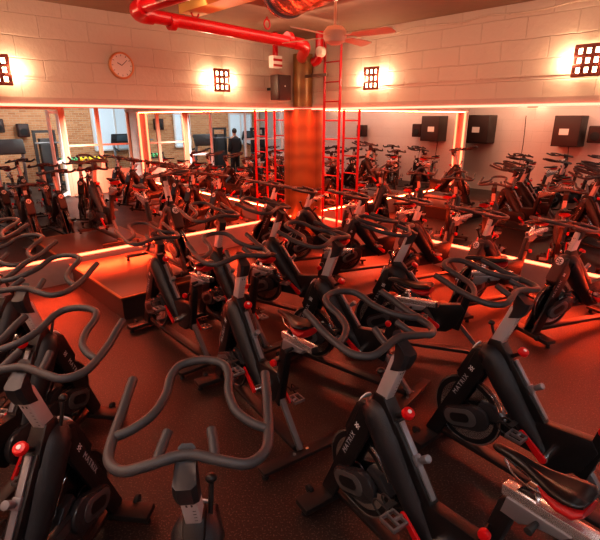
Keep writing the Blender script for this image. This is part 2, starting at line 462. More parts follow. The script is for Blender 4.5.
    for x, hw, zt, th in S:
        ring = []
        for j in range(N_):
            a = 2 * PI * j / N_
            cy, sz = math.cos(a), math.sin(a)
            yy = hw * (abs(cy) ** 0.8) * (1 if cy >= 0 else -1)
            zz = zt - th * 0.45 + th * 0.5 * sz
            if sz > 0 and abs(cy) < 0.35 and x < -0.6: zz -= 0.016
            ring.append(bm.verts.new((x, yy, zz)))
        rings.append(ring)
    for i in range(len(rings) - 1):
        for j in range(N_): bm.faces.new((rings[i][j], rings[i][(j + 1) % N_], rings[i + 1][(j + 1) % N_], rings[i + 1][j]))
    bm.faces.new(rings[0]); bm.faces.new(rings[-1])
    sd = obj('saddle', bm, M['saddle'], root, angle=60)
    bm = bmesh.new()
    rings = []
    for x, hw, zt, th in ((-0.70, 0.036, 0.974, 0.02), (-0.73, 0.056, 0.974, 0.038), (-0.78, 0.071, 0.976, 0.052), (-0.830, 0.070, 0.982, 0.056), (-0.852, 0.050, 0.990, 0.040)):
        ring = []
        for j in range(N_):
            a = 2 * PI * j / N_
            ring.append(bm.verts.new((x, hw * math.cos(a), zt - th * 0.4 + th * 0.5 * math.sin(a))))
        rings.append(ring)
    for i in range(len(rings) - 1):
        for j in range(N_): bm.faces.new((rings[i][j], rings[i][(j + 1) % N_], rings[i + 1][(j + 1) % N_], rings[i + 1][j]))
    bm.faces.new(rings[0]); bm.faces.new(rings[-1])
    obj('saddle_bumper', bm, M['redsad'], sd, angle=60)
    return root

BAR_PARTS = ('handlebar_post', 'handlebar_stem', 'handlebar', 'centre_grip')
SEAT_PARTS = ('seat_slider', 'slider_clamp', 'slider_lever', 'saddle_mount', 'saddle')
SL = Vector((0.33, 0, 0.0))
proto = make_bike()
kids = {}
for o in list(COL.objects):
    if o.parent: kids.setdefault(o.parent.name, []).append(o)
G1 = 'indoor cycling bikes facing the instructor podium'
# (x, y, yaw deg left of +Y, bar height offset, seat height offset, z, label)
BIKES = [
 (-0.345, 1.14, 5, -0.05, 0.0, 0, 'black spin bike at the bottom edge, its whole handlebar seen from above'),
 (0.44, 1.85, 34, 0.0, 0.0, 0, 'black spin bike whose red-tailed saddle fills the lower right corner'),
 (1.22, 2.42, 38, 0.0, 0.0, 0, 'black spin bike with full flywheel side showing, right of the lowest saddle'),
 (-1.12, 1.63, -6, -0.03, 0.0, 0, 'black spin bike cut by the left edge nearest the bottom left corner'),
 (-1.63, 2.54, -8, -0.03, 0.0, 0, 'black spin bike at left edge, second away from the bottom left corner'),
 (-2.20, 3.12, -11, -0.03, 0.0, 0, 'black spin bike at left edge, third away from the bottom left corner'),
 (-2.78, 3.75, -16, -0.03, 0.0, 0, 'black spin bike at left edge, farthest of the row beside the podium'),
 (-0.42, 3.12, 34, 0.0, 0.0, 0, 'black spin bike directly beyond the bottom centre handlebar, between it and the podium'),
 (0.27, 3.61, 52, 0.0, 0.0, 0, 'black spin bike in the middle of the floor, behind the big centre handlebar'),
 (0.96, 4.02, 72, 0.0, 0.0, 0, 'black spin bike right of the middle of the floor with pink-lit post'),
 (-0.80, 4.50, 40, 0.0, 0.0, 0, 'black spin bike beside the right end of the wooden podium'),
 (-1.33, 4.25, 42, -0.17, 0.0, 0, 'black spin bike with lowered handlebar at the front corner of the podium'),
 (-0.24, 4.93, 58, 0.0, 0.0, 0, 'black spin bike one row nearer than the foot of the brown round column'),
]
# row along the right mirror, each facing away from it
ROW = [(6.05, 1.12), (5.15, 1.10), (4.28, 1.13), (3.28, 1.02), (2.50, 1.25), (1.66, 1.40), (0.80, 1.35)]
ROWL = ['black spin bike at the right edge with only its front foot in view', 'black spin bike with round white badge facing out, nearest right mirror at the right edge',
 'second bike along the right mirror from the right edge, round badge showing', 'third bike along the right mirror from the right edge, seat left of its neighbour',
 'fourth bike along the right mirror from the right edge, just right of the red ladder', 'fifth bike along the right mirror, directly in front of the brown corner column',
 'last bike of the right mirror row, nearest the left mirror']
YW = [100, 110, 114, 116, 112, 112, 120]
for (r, l), t, yw in zip(ROW, ROWL, YW):
    p = W(r, l); BIKES.append((p.x, p.y, yw, -0.06, 0.0, 0, t))
p = W(1.20, 3.45)
BIKES.append((p.x, p.y, -137, 0.0, 0.0, 0.272, 'instructor spin bike standing on the low wooden podium, badge toward the room'))
random.seed(3)
# rows behind and beside the camera: seen in the mirrors
for i, (r, l, yw) in enumerate([(1.5, 6.35, -50), (2.2, 7.2, -30), (3.2, 7.15, -20), (4.2, 7.25, -14)]):
    p = W(r, l); BIKES.append((p.x, p.y, yw, 0, 0, 0, ['black spin bike by the lit end post of the left mirror, seen in the mirror', 'black spin bike of the rear row, first beyond the lit left end post',
     'black spin bike of the rear row, second beyond the lit left end post', 'black spin bike of the rear row, third beyond the lit left end post'][i]))
for i, (x, y, yaw, dh, ds, z, lab) in enumerate(BIKES):
    o = proto if i == 0 else copy_tree(proto, kids)
    o.location = (x, y, z); o.rotation_euler = (0, 0, R(90 + yaw))
    tag(o, lab, 'exercise bike', G1)
    ch = kids[proto.name] if i == 0 else [c for c in COL.objects if c.parent == o]
    BIKES[i] = BIKES[i] + (o, list(ch))
for b in BIKES:
    dh, ds, ch = b[3], b[4], b[8]
    for c in ch:
        base = c.name.split('.')[0]
        if base in BAR_PARTS and dh: c.location = c.location + Vector((-dh * 0.36, 0, dh))
        if base in SEAT_PARTS and ds: c.location = c.location + Vector((0, 0, ds))

# ------------------------------------------------------------------ room
def wall_obj(name, origin, xdir, length, z0, z1, thick, mat, kind='structure'):
    """box wall: local x along xdir from origin, local y outward"""
    xd = Vector(xdir).normalized(); yd = Vector((0, 0, 1)).cross(xd)
    bm = bmesh.new(); add_box(bm, (length / 2, thick / 2, (z0 + z1) / 2), (length, thick, z1 - z0))
    o = obj(name, bm, mat, None, smooth=False)
    o.matrix_world = Matrix.Translation(origin) @ Matrix((xd, yd, Vector((0, 0, 1)))).transposed().to_4x4()
    if kind: o['kind'] = kind
    return o

# floor: speckled dark rubber
m, N, L, b = new_mat('rubber_floor')
tc = N.new('ShaderNodeTexCoord')
n1 = N.new('ShaderNodeTexNoise'); n1.inputs['Scale'].default_value = 95; n1.inputs['Detail'].default_value = 2
n2 = N.new('ShaderNodeTexNoise'); n2.inputs['Scale'].default_value = 1.3; n2.inputs['Detail'].default_value = 5
for n_ in (n1, n2): L.new(tc.outputs['Object'], n_.inputs['Vector'])
r1 = N.new('ShaderNodeValToRGB'); r1.color_ramp.elements[0].position = 0.55; r1.color_ramp.elements[1].position = 0.72
r1.color_ramp.elements[0].color = (0.026, 0.015, 0.012, 1); r1.color_ramp.elements[1].color = (0.16, 0.11, 0.09, 1)
L.new(n1.outputs['Fac'], r1.inputs[0])
mx = N.new('ShaderNodeMix'); mx.data_type = 'RGBA'; mx.blend_type = 'MULTIPLY'; mx.inputs['Factor'].default_value = 0.6
L.new(r1.outputs[0], mx.inputs['A']); L.new(n2.outputs['Color'], mx.inputs['B']); 
r3 = N.new('ShaderNodeValToRGB'); r3.color_ramp.elements[0].color = (0.5, 0.5, 0.5, 1); r3.color_ramp.elements[0].position = 0.3; r3.color_ramp.elements[1].position = 0.7
L.new(n2.outputs['Fac'], r3.inputs[0]); L.new(r3.outputs[0], mx.inputs['B'])
L.new(mx.outputs['Result'], b.inputs['Base Color'])
mr = N.new('ShaderNodeMapRange'); mr.inputs['To Min'].default_value = 0.34; mr.inputs['To Max'].default_value = 0.6
L.new(n2.outputs['Fac'], mr.inputs['Value']); L.new(mr.outputs[0], b.inputs['Roughness'])
bp = N.new('ShaderNodeBump'); bp.inputs['Strength'].default_value = 0.25; bp.inputs['Distance'].default_value = 0.004
L.new(n1.outputs['Fac'], bp.inputs['Height']); L.new(bp.outputs['Normal'], b.inputs['Normal'])
M['floor'] = m
bm = bmesh.new()
q = [W(-8, -6), W(13, -6), W(13, 9.5), W(-8, 9.5)]
vs = [bm.verts.new((v.x, v.y, 0)) for v in q]; vs2 = [bm.verts.new((v.x, v.y, -0.1)) for v in q]
bm.faces.new(vs); bm.faces.new(vs2[::-1])
for i in range(4): bm.faces.new((vs[i], vs[(i + 1) % 4], vs2[(i + 1) % 4], vs2[i]))
tag(obj('floor', bm, M['floor'], None, smooth=False), kind='structure')

M['blockwall'] = brick_mat('painted_block', (0.55, 0.44, 0.36), (0.53, 0.42, 0.34), (0.50, 0.40, 0.325), 0.56, 0.235, 0.010, 0.6, 0.45, smooth=1.0)
M['whitewall'] = brick_mat('white_painted_block', (0.64, 0.54, 0.50), (0.62, 0.52, 0.48), (0.54, 0.45, 0.42), 0.6, 0.3, 0.004, 0.6, 0.3, smooth=0.6)
M['brick'] = brick_mat('brick', (0.50, 0.22, 0.10), (0.66, 0.34, 0.17), (0.58, 0.42, 0.28), 0.22, 0.075, 0.008, 0.8, 0.5)
M['ceiling'] = pmat('ceiling_paint', (0.22, 0.14, 0.095), 0.8, 0, 0.3, 5, 0.12)
M['fascia'] = pmat('ledge_paint', (0.42, 0.33, 0.28), 0.6, 0, 0.3, 20, 0.1)
M['plinth'] = pmat('plinth_board', (0.36, 0.29, 0.28), 0.45, 0, 0.1, 20, 0.15, vscale=9)
m, N, L, b = new_mat('mirror_glass')
b.inputs['Base Color'].default_value = (0.88, 0.90, 0.89, 1); b.inputs['Metallic'].default_value = 1; b.inputs['Roughness'].default_value = 0.0
M['mirror'] = m

O = W(0, 0)
LX = -LV; RX = RV
# upper walls (stand slightly proud of the mirrors)
o = wall_obj('wall_left', W(0.06, LEND + 0.3), LX, LEND + 0.3, LEDGE + 0.10, CEIL, 0.2, M['blockwall'])
o = wall_obj('wall_right', W(0.0, 0.06), RX, RMAX, LEDGE + 0.10, CEIL, 0.2, M['blockwall'])
wall_obj('trim_1', W(0.09, LEND + 0.3), LX, LEND + 0.21, LEDGE + 0.02, LEDGE + 0.10, 0.23, M['fascia'])
wall_obj('trim_2', W(0.09, 0.09), RX, RMAX - 0.09, LEDGE + 0.02, LEDGE + 0.10, 0.23, M['fascia'])
wall_obj('trim_5', W(0.06, LEND + 0.3), LX, LEND + 0.24, 2.615, 2.632, -0.014, M['blockwall'])  # raised strip stands for a groove, added for its shadow line
wall_obj('trim_6', W(0.06, 0.06), RX, RMAX - 0.06, 2.615, 2.632, -0.014, M['blockwall'])  # right wall groove, its shadow line likewise made by a raised strip
# backing walls below
wall_obj('wall_left_lower', W(-0.02, LEND + 0.06), LX, LEND + 0.06, 0, LEDGE + 0.02, 0.15, M['whitewall'])
wall_obj('wall_right_lower', W(-0.02, -0.02), RX, RMAX, 0, LEDGE + 0.02, 0.15, M['whitewall'])
# mirrors
def mirror(name, org, xd, ln, lab):
    xd = Vector(xd).normalized(); yd = Vector((0, 0, 1)).cross(xd)
    bm = bmesh.new(); add_box(bm, (ln / 2, 0.009, (PLINTH + LEDGE + 0.015) / 2), (ln, 0.016, LEDGE + 0.015 - PLINTH))
    o = obj(name, bm, M['mirror'], None, smooth=False)
    o.matrix_world = Matrix.Translation(org) @ Matrix((xd, yd, Vector((0, 0, 1)))).transposed().to_4x4()
    return tag(o, lab, 'mirror')
mirror('wall_mirror', W(0, LEND), LX, LEND - 0.02, 'long frameless wall mirror left of the brown corner column')
mirror('wall_mirror', W(0.02, 0), RX, REND - 0.02, 'long frameless wall mirror right of the brown corner column')
# plinths under the mirrors
wall_obj('baseboard_left', W(0.012, LEND), LX, LEND, 0.0, PLINTH - 0.004, 0.035, M['plinth'])
wall_obj('baseboard_right', W(0.0, 0.012), RX, REND, 0.0, PLINTH - 0.004, 0.035, M['plinth'])
# LED strips
M['led'] = emat('led_red', (1.0, 0.17, 0.08), 4.5)
M['ledtop'] = emat('led_top', (1.0, 0.20, 0.13), 3.5)
def strip(org, xd, ln, z, lab, mat, sec=0.026, out=-0.018):
    xd = Vector(xd).normalized(); yd = Vector((0, 0, 1)).cross(xd)
    bm = bmesh.new(); add_box(bm, (ln / 2, out, z), (ln, sec, sec), None, 0.003)
    o = obj('led_strip', bm, mat, None)
    o.matrix_world = Matrix.Translation(org) @ Matrix((xd, yd, Vector((0, 0, 1)))).transposed().to_4x4()
    return tag(o, lab, 'led strip')
strip(W(0.0, LEND), LX, LEND - 0.05, PLINTH + 0.006, 'glowing red light strip along the foot of the left mirror', M['led'])
strip(W(0.05, 0.0), RX, REND - 0.05, PLINTH + 0.006, 'glowing red light strip along the foot of the right mirror', M['led'])
strip(W(0.08, LEND + 0.2), LX, LEND + 0.10, LEDGE + 0.012, 'glowing red light strip under the ledge above the left mirror', M['ledtop'])
strip(W(0.12, 0.08), RX, REND - 0.1, LEDGE + 0.012, 'glowing red light strip under the ledge above the right mirror', M['ledtop'])

# far walls
wall_obj('wall_white', W(-8, LMAX), RX, 20.0, 0, CEIL, -0.15, M['whitewall'])
wall_obj('wall_side_room', W(-8, -6), LV, 14.5, 0, CEIL, 0.15, M['whitewall'])
o = wall_obj('wall_brick', W(11.5, -5), LV, 13.0, 0, CEIL, 0.15, M['brick'])
wall_obj('wall_gym_side', W(RMAX, -5), RX, 4.0, 0, CEIL, 0.15, M['whitewall'])
wall_obj('wall_stub', W(REND + 0.25, -0.02), RX, RMAX - REND - 0.2, 0, CEIL, 0.15, pmat('stub_brown', (0.10, 0.05, 0.035), 0.6))
wall_obj('wall_gym_back', W(RMAX + 0.1, -5), LV, 5.0, 0, CEIL, 0.1, M['whitewall'])
# ceiling
bm = bmesh.new()
q = [W(-8, -6), W(13, -6), W(13, 9.5), W(-8, 9.5)]
vs = [bm.verts.new((v.x, v.y, CEIL)) for v in q]; vs2 = [bm.verts.new((v.x, v.y, CEIL + 0.1)) for v in q]
bm.faces.new(vs); bm.faces.new(vs2[::-1])
for i in range(4): bm.faces.new((vs[i], vs[(i + 1) % 4], vs2[(i + 1) % 4], vs2[i]))
tag(obj('ceiling', bm, M['ceiling'], None, smooth=False), kind='structure')

# corner column (wrapped in bronze sheet)
m, N, L, b = new_mat('bronze_wrap')
tc = N.new('ShaderNodeTexCoord'); br = N.new('ShaderNodeTexWave'); br.wave_type = 'BANDS'; br.bands_direction = 'Z'
br.inputs['Scale'].default_value = 1.1; br.inputs['Distortion'].default_value = 6.0; br.inputs['Detail'].default_value = 3
L.new(tc.outputs['Object'], br.inputs['Vector'])
rp = N.new('ShaderNodeValToRGB'); rp.color_ramp.elements[0].color = (0.20, 0.085, 0.025, 1); rp.color_ramp.elements[1].color = (0.27, 0.12, 0.035, 1)
L.new(br.outputs['Fac'], rp.inputs[0]); L.new(rp.outputs[0], b.inputs['Base Color'])
b.inputs['Roughness'].default_value = 0.38; b.inputs['Metallic'].default_value = 0.25
M['bronze'] = m
c = W(0.05, 0.05)
bm = bmesh.new(); add_lathe(bm, [(0.285, 0.0), (0.285, LEDGE + 0.015)], (0, 0, 0), 40, 'Z')
co = obj('pillar_corner', bm, M['bronze'], None, loc=(c.x, c.y, 0)); tag(co, kind='structure')
bm = bmesh.new(); add_lathe(bm, [(0.17, LEDGE + 0.05), (0.17, CEIL - 0.25)], (0, 0, 0), 32, 'Z')
c = W(0.17, 0.17); o = obj('pillar_corner_upper', bm, M['bronze'], None, loc=(c.x, c.y, 0)); tag(o, kind='structure')

# end posts of the two mirror walls, each with a vertical light strip
M['postorange'] = pmat('post_paint', (0.62, 0.42, 0.36), 0.5)
for k, (r, l, wd) in enumerate(((0.0, LEND + 0.16, 'left'), (REND + 0.16, 0.0, 'right'))):
    p = W(r, l)
    bm = bmesh.new(); add_lathe(bm, [(0.14, 0.0), (0.14, LEDGE + 0.015)], (0, 0, 0), 24, 'Z')
    o = obj('trim_%d' % (3 + k), bm, M['postorange'], None, loc=(p.x, p.y, 0)); tag(o, kind='structure')
    p = W(0.11, LEND + 0.06) if k == 0 else W(REND + 0.06, 0.11)
    bm = bmesh.new(); add_box(bm, (0, 0, (PLINTH + LEDGE) / 2), (0.05, 0.05, LEDGE - PLINTH), None, 0.01)
    o = obj('led_strip', bm, M['led'], None, loc=(p.x, p.y, 0))
    tag(o, 'vertical red light strip on the end post of the %s mirror, seen in the mirror' % wd, 'led strip')

for r, z0, lab in ((0.75, 2.2, 'thin dark cable hanging down the white rear wall under the grille lamp'), (2.0, 1.41, 'thin dark cable hanging below the left of the wall cases')):
    bm = bmesh.new(); add_tube(bm, spline([W(r, LMAX - 0.012, z0), W(r + 0.03, LMAX - 0.012, z0 * 0.6), W(r - 0.03, LMAX - 0.012, 0.1)], 6), 0.008, 6)
    tag(obj('wall_cable', bm, M['rubber'], None), lab, 'cable')
bm = bmesh.new()
add_tube(bm, spline([W(1.3 + 0.35 * i, 0.085, CEIL - 0.10 + 0.02 * math.sin(i * 2.3)) for i in range(15)], 4), 0.012, 8)
tag(obj('ceiling_conduit', bm, M['blockwall'], None), 'thin painted cable sagging along the top of the right wall', 'cable')
# ------------------------------------------------------------------ podium
M['podtop'] = pmat('podium_top', (0.075, 0.040, 0.028), 0.36, 0, 0.1, 8, 0.25, vscale=3)
M['podside'] = pmat('podium_side', (0.02, 0.015, 0.014), 0.5)
def rbox(bm, r0, r1, l0, l1, z0, z1, bev=0.0):
    c = W((r0 + r1) / 2, (l0 + l1) / 2, (z0 + z1) / 2)
    rot = Matrix((RV, Vector((0, 0, 1)).cross(RV), Vector((0, 0, 1)))).transposed()
    add_box(bm, c, (r1 - r0, l1 - l0, z1 - z0), rot, bev)
PD = dict(r0=0.05, r1=1.76, l0=2.95, l1=4.38)
pod = empty('podium', W((PD['r0'] + PD['r1']) / 2, (PD['l0'] + PD['l1']) / 2))
tag(pod, 'low dark wooden instructor podium against the left mirror wall', 'podium')
def childof(o, par):
    o.parent = par; o.matrix_parent_inverse = Matrix.Translation(par.location).inverted()
    if par.rotation_euler.z: o.matrix_parent_inverse = (Matrix.Translation(par.location) @ Matrix.Rotation(par.rotation_euler.z, 4, 'Z')).inverted()
    return o
bm = bmesh.new(); rbox(bm, PD['r0'] + 0.02, PD['r1'] - 0.02, PD['l0'] + 0.02, PD['l1'] - 0.02, 0, 0.245)
childof(obj('podium_body', bm, M['podside'], None, smooth=False), pod)
bm = bmesh.new(); rbox(bm, PD['r0'], PD['r1'], PD['l0'], PD['l1'], 0.245, 0.27, 0.004)
childof(obj('podium_top', bm, M['podtop'], None), pod)
bm = bmesh.new()
M['edge'] = pmat('edge_trim', (0.22, 0.10, 0.03), 0.4, 0.3)
rbox(bm, PD['r1'] - 0.03, PD['r1'] + 0.004, PD['l0'], PD['l1'], 0.262, 0.272, 0.002)
rbox(bm, PD['r0'], PD['r1'], PD['l1'] - 0.03, PD['l1'] + 0.004, 0.262, 0.272, 0.002)
rbox(bm, PD['r0'], PD['r1'], PD['l0'] - 0.004, PD['l0'] + 0.03, 0.262, 0.272, 0.002)
childof(obj('edge_trim', bm, M['edge'], None), pod)

# ------------------------------------------------------------------ sconces
M['sframe'] = pmat('sconce_frame', (0.12, 0.02, 0.012), 0.4, 0.3)
M['sglow'] = emat('sconce_glow', (1.0, 0.72, 0.42), 14)
def sconce(side, s, z, lab, grp='square grille wall lamps'):
    if side == 'L': org = W(0.06, s); out = RV
    elif side == 'R': org = W(s, 0.06); out = LV
    else: org = W(s, LMAX); out = -LV
    xd = Vector((0, 0, 1)).cross(out)
    ang = math.atan2(out.y, out.x) + PI / 2     # local -y faces the room
    root = empty('wall_lamp', org + Vector((0, 0, z)), ang)
    tag(root, lab, 'wall lamp', grp)
    bm = bmesh.new(); add_box(bm, (0, -0.035, 0), (0.23, 0.05, 0.27), None, 0.004)
    obj('diffuser', bm, M['sglow'], root)
    bm = bmesh.new()
    for i in range(4):
        w = 0.040
        add_box(bm, (-0.125 + i * 0.25 / 3, -0.07, 0), (w, 0.02, 0.32), None, 0.002)
        add_box(bm, (0, -0.07, -0.145 + i * 0.29 / 3), (0.276, 0.022, w), None, 0.002)
    obj('grille', bm, M['sframe'], root)
    bm = bmesh.new(); add_box(bm, (0, -0.006, 0), (0.2, 0.012, 0.22), None, 0.002)
    obj('back_plate', bm, M['sframe'], root)
    for sx in (-1, 1):
        ld = bpy.data.lights.new('lamp_glow', 'POINT'); ld.energy = 10; ld.color = (1.0, 0.66, 0.40); ld.shadow_soft_size = 0.05
        lo = bpy.data.objects.new('lamp_glow', ld); COL.objects.link(lo); lo.parent = root; lo.location = (sx * 0.20, -0.10, 0)
    return root
sconce('L', 4.82, 2.66, 'square grille wall lamp cut by the left edge, above left mirror')
sconce('L', 1.83, 2.69, 'square grille wall lamp between the round clock and the corner')
sconce('R', 1.66, 2.72, 'square grille wall lamp just right of the red ladder')
sconce('R', 4.64, 2.74, 'square grille wall lamp at the right edge above right mirror')
sconce('W', 0.92, 2.58, 'square grille wall lamp on the white rear wall, seen between case and right edge')
sconce('W', 3.7, 2.60, 'square grille wall lamp on the white rear wall, seen left of the wall cases')
sconce('W', 6.4, 2.60, 'square grille wall lamp added to light the white rear wall, by the red ladder')  # extra lamp added to brighten the rear wall

# clock
ck = empty('wall_clock', W(0.06, 3.36) + Vector((0, 0, 2.80)), math.atan2(RV.y, RV.x) + PI / 2)
tag(ck, 'round white wall clock with orange rim above the left mirror', 'clock')
bm = bmesh.new(); add_lathe(bm, [(0.165, 0.0), (0.165, -0.035), (0.155, -0.045), (0.142, -0.045), (0.140, -0.03)], (0, 0, 0), 40)
obj('rim', bm, pmat('clock_rim', (0.62, 0.26, 0.12), 0.3, 0.6), ck)
bm = bmesh.new(); add_cyl(bm, (0, -0.02, 0), (0, -0.032, 0), 0.143, None, 40)
obj('clock_face', bm, pmat('clock_face', (0.72, 0.62, 0.56), 0.5), ck)
bm = bmesh.new()
for k in range(12):
    a = k * PI / 6; add_box(bm, (0.122 * math.sin(a), -0.033, 0.122 * math.cos(a)), (0.006, 0.002, 0.02), Matrix.Rotation(a, 3, 'Y'))
obj('hour_marks', bm, M['darkprint'], ck)
for nm, a, ln, w in (('hour_hand', R(-62), 0.065, 0.009), ('minute_hand', R(48), 0.10, 0.006)):
    bm = bmesh.new(); add_box(bm, (ln / 2 * math.sin(a), -0.036, ln / 2 * math.cos(a)), (w, 0.002, ln), Matrix.Rotation(a, 3, 'Y'))
    obj(nm, bm, M['darkprint'], ck)

# ladder
M['redpaint'] = pmat('red_gloss_paint', (0.42, 0.006, 0.010), 0.28)
la = W(0.78, 0.25); lb = W(1.13, 0.25)
lad = empty('ladder', (la + lb) / 2)
tag(lad, 'tall narrow red steel ladder standing against the right mirror by the corner', 'ladder')
for p in (la, lb):
    bm = bmesh.new(); add_cyl(bm, (p.x, p.y, 0), (p.x, p.y, CEIL - 0.02), 0.022, None, 12); childof(obj('ladder_rail', bm, M['redpaint']), lad)
z = 0.3
while z < CEIL - 0.1:
    bm = bmesh.new(); add_cyl(bm, la + Vector((0, 0, z)), lb + Vector((0, 0, z)), 0.011, None, 8); childof(obj('rung', bm, M['redpaint']), lad)
    z += 0.3

# ceiling services ---------------------------------------------------------
PZ = 3.20
PR = 1.15
pp = empty('sprinkler_pipe', W(PR, 2.0, PZ)); tag(pp, 'thick red sprinkler pipe running under the ceiling along the left wall', 'pipe')
bm = bmesh.new(); add_tube(bm, [W(PR, 3.45, PZ + 0.03), W(PR, 1.25, PZ - 0.04)], 0.072, 20); childof(obj('pipe_run', bm, M['redpaint'], None, angle=60), pp)
bm = bmesh.new(); add_tube(bm, spline([W(PR, 3.40, PZ + 0.03), W(PR, 3.52, PZ + 0.035), W(PR + 0.08, 3.60, PZ + 0.05), W(PR + 0.22, 3.59, PZ + 0.07)], 6), 0.092, 20); childof(obj('elbow', bm, M['redpaint'], None, angle=60), pp)
bm = bmesh.new(); add_tube(bm, [W(PR + 0.18, 3.59, PZ + 0.07)] + spline([W(2.55, 3.45, PZ + 0.10), W(2.68, 3.44, PZ + 0.12), W(2.74, 3.435, CEIL - 0.01)], 4), 0.068, 20); childof(obj('pipe_branch', bm, M['redpaint'], None, angle=60), pp)
bm = bmesh.new(); add_tube(bm, spline([W(PR, 1.27, PZ - 0.04), W(PR, 1.10, PZ - 0.05), W(PR - 0.1, 0.95, PZ - 0.08), W(0.62, 0.62, PZ - 0.12), W(0.45, 0.45, PZ - 0.12)], 6), 0.082, 18); childof(obj('pipe_bend', bm, M['redpaint'], None, angle=60), pp)
for l in (3.2, 1.4):
    bm = bmesh.new(); add_tube(bm, [W(PR, l, PZ), W(PR, l - 0.07, PZ)], 0.092, 20)
    childof(obj('coupling', bm, M['redpaint'], None, angle=60), pp)
for l in (2.85, 1.75):
    bm = bmesh.new()
    add_tube(bm, [W(PR, l, PZ + 0.09) + LV * 0.05 * math.cos(t) + Vector((0, 0, 0.05 + 0.06 * math.sin(t))) for t in [2 * PI * i / 14 for i in range(14)]], 0.011, 8, True)
    add_cyl(bm, W(PR, l, PZ + 0.19), W(PR, l, CEIL), 0.008, None, 8)
    childof(obj('pipe_hanger', bm, M['redpaint'], None), pp)
# riser with valve by the corner
rv = empty('sprinkler_riser', W(0.85, 0.45, 2.9)); tag(rv, 'red vertical riser pipe with white gauge next to the column top', 'pipe')
bm = bmesh.new(); add_tube(bm, [W(0.85, 0.45, 3.10), W(0.85, 0.45, CEIL)], 0.065, 18); add_tube(bm, spline([W(0.85, 0.45, 3.12), W(0.83, 0.44, 3.06), W(0.78, 0.43, 3.02), W(0.70, 0.43, 3.0)], 5), 0.07, 16)
childof(obj('riser_pipe', bm, M['redpaint'], None, angle=60), rv)
bm = bmesh.new(); add_cyl(bm, W(0.98, 0.5, 3.12), W(0.98, 0.60, 3.12), 0.075, None, 20, 0.01); childof(obj('gauge', bm, pmat('gauge_white', (0.7, 0.6, 0.5), 0.4)), rv)
# striped valve box
vb = empty('valve_cover', W(0.36, 0.96, 2.9)); tag(vb, 'small red and white striped valve cover below the red pipe', 'valve cover')
def rbx(name, r0, r1, l0, l1, z0, z1, mat, par, bev=0.004):
    bm = bmesh.new(); rbox(bm, r0, r1, l0, l1, z0, z1, bev); return childof(obj(name, bm, mat, None), par)
rbx('cover_body', 0.30, 0.42, 0.86, 1.04, 2.90, 3.08, pmat('valve_white', (0.8, 0.72, 0.66), 0.5), vb)
for k in range(2): rbx('red_stripe', 0.415, 0.425, 0.86, 1.04, 2.92 + k * 0.08, 2.955 + k * 0.08, M['redpaint'], vb, 0.001)
rbx('valve_neck', 0.33, 0.39, 0.92, 0.98, 3.07, 3.42, M['redpaint'], vb, 0.002)
# loudspeaker in the corner
M['spk'] = pmat('speaker_black', (0.035, 0.012, 0.010), 0.45, 0, 0.2, 200)
sp_ = empty('loudspeaker', W(0.40, 0.88, 2.42)); tag(sp_, 'black box loudspeaker mounted high beside the brown column', 'loudspeaker')
rbx('cabinet', 0.30, 0.50, 0.74, 1.02, 2.42, 2.80, M['spk'], sp_, 0.01)
bm = bmesh.new(); rbox(bm, 0.495, 0.51, 0.76, 1.00, 2.44, 2.78, 0.004); childof(obj('speaker_grille', bm, pmat('speaker_grille', (0.05, 0.015, 0.012), 0.6, 0, 0.6, 400)), sp_)
bm = bmesh.new(); rbox(bm, 0.509, 0.514, 0.87, 0.89, 2.62, 2.64); childof(obj('speaker_badge', bm, M['white']), sp_)
bm = bmesh.new(); rbox(bm, 0.07, 0.31, 0.86, 0.90, 2.58, 2.62); childof(obj('bracket', bm, M['frame']), sp_)
bm = bmesh.new(); rbox(bm, 0.5, 1.0, 0.4, 0.44, 2.78, 2.82); o = obj('support_arm', bm, pmat('arm_brown', (0.10, 0.05, 0.03), 0.5), None)
tag(o, 'short dark bracket arm sticking out right of the column above the ledge', 'bracket')

# spiral duct
M['duct'] = pmat('duct_metal', (0.55, 0.45, 0.45), 0.22, 0.95)
dc = empty('air_duct', W(3.5, 3.4, 3.15)); tag(dc, 'shiny ribbed round metal air duct hanging under the ceiling', 'air duct')
a0 = W(3.12, 3.16, 3.19); dirv = (W(4.29, 3.46, 3.19) - a0).normalized()
bm = bmesh.new(); pts = []; rad = []
for i in range(60):
    pts.append(a0 + dirv * (i * 0.036)); rad.append(0.215 + (0.008 if i % 5 == 0 else 0))
add_tube(bm, pts, rad, 32); childof(obj('duct_tube', bm, M['duct'], None, angle=60), dc)
for i in (1, 30, 57):
    bm = bmesh.new(); add_tube(bm, [a0 + dirv * (i * 0.036), a0 + dirv * (i * 0.036 + 0.03)], 0.23, 32)
    childof(obj('duct_flange', bm, M['rail'], None, angle=60), dc)
# soffit beam; the yellow light on it is put into its colour
bm = bmesh.new(); rbox(bm, 1.0, 4.8, 2.70, 2.98, CEIL - 0.10, CEIL - 0.001, 0.004)
M['beam'] = pmat('beam_yellow_light', (0.75, 0.45, 0.13), 0.5)
o = obj('beam_ceiling', bm, M['beam'], None); tag(o, kind='structure')

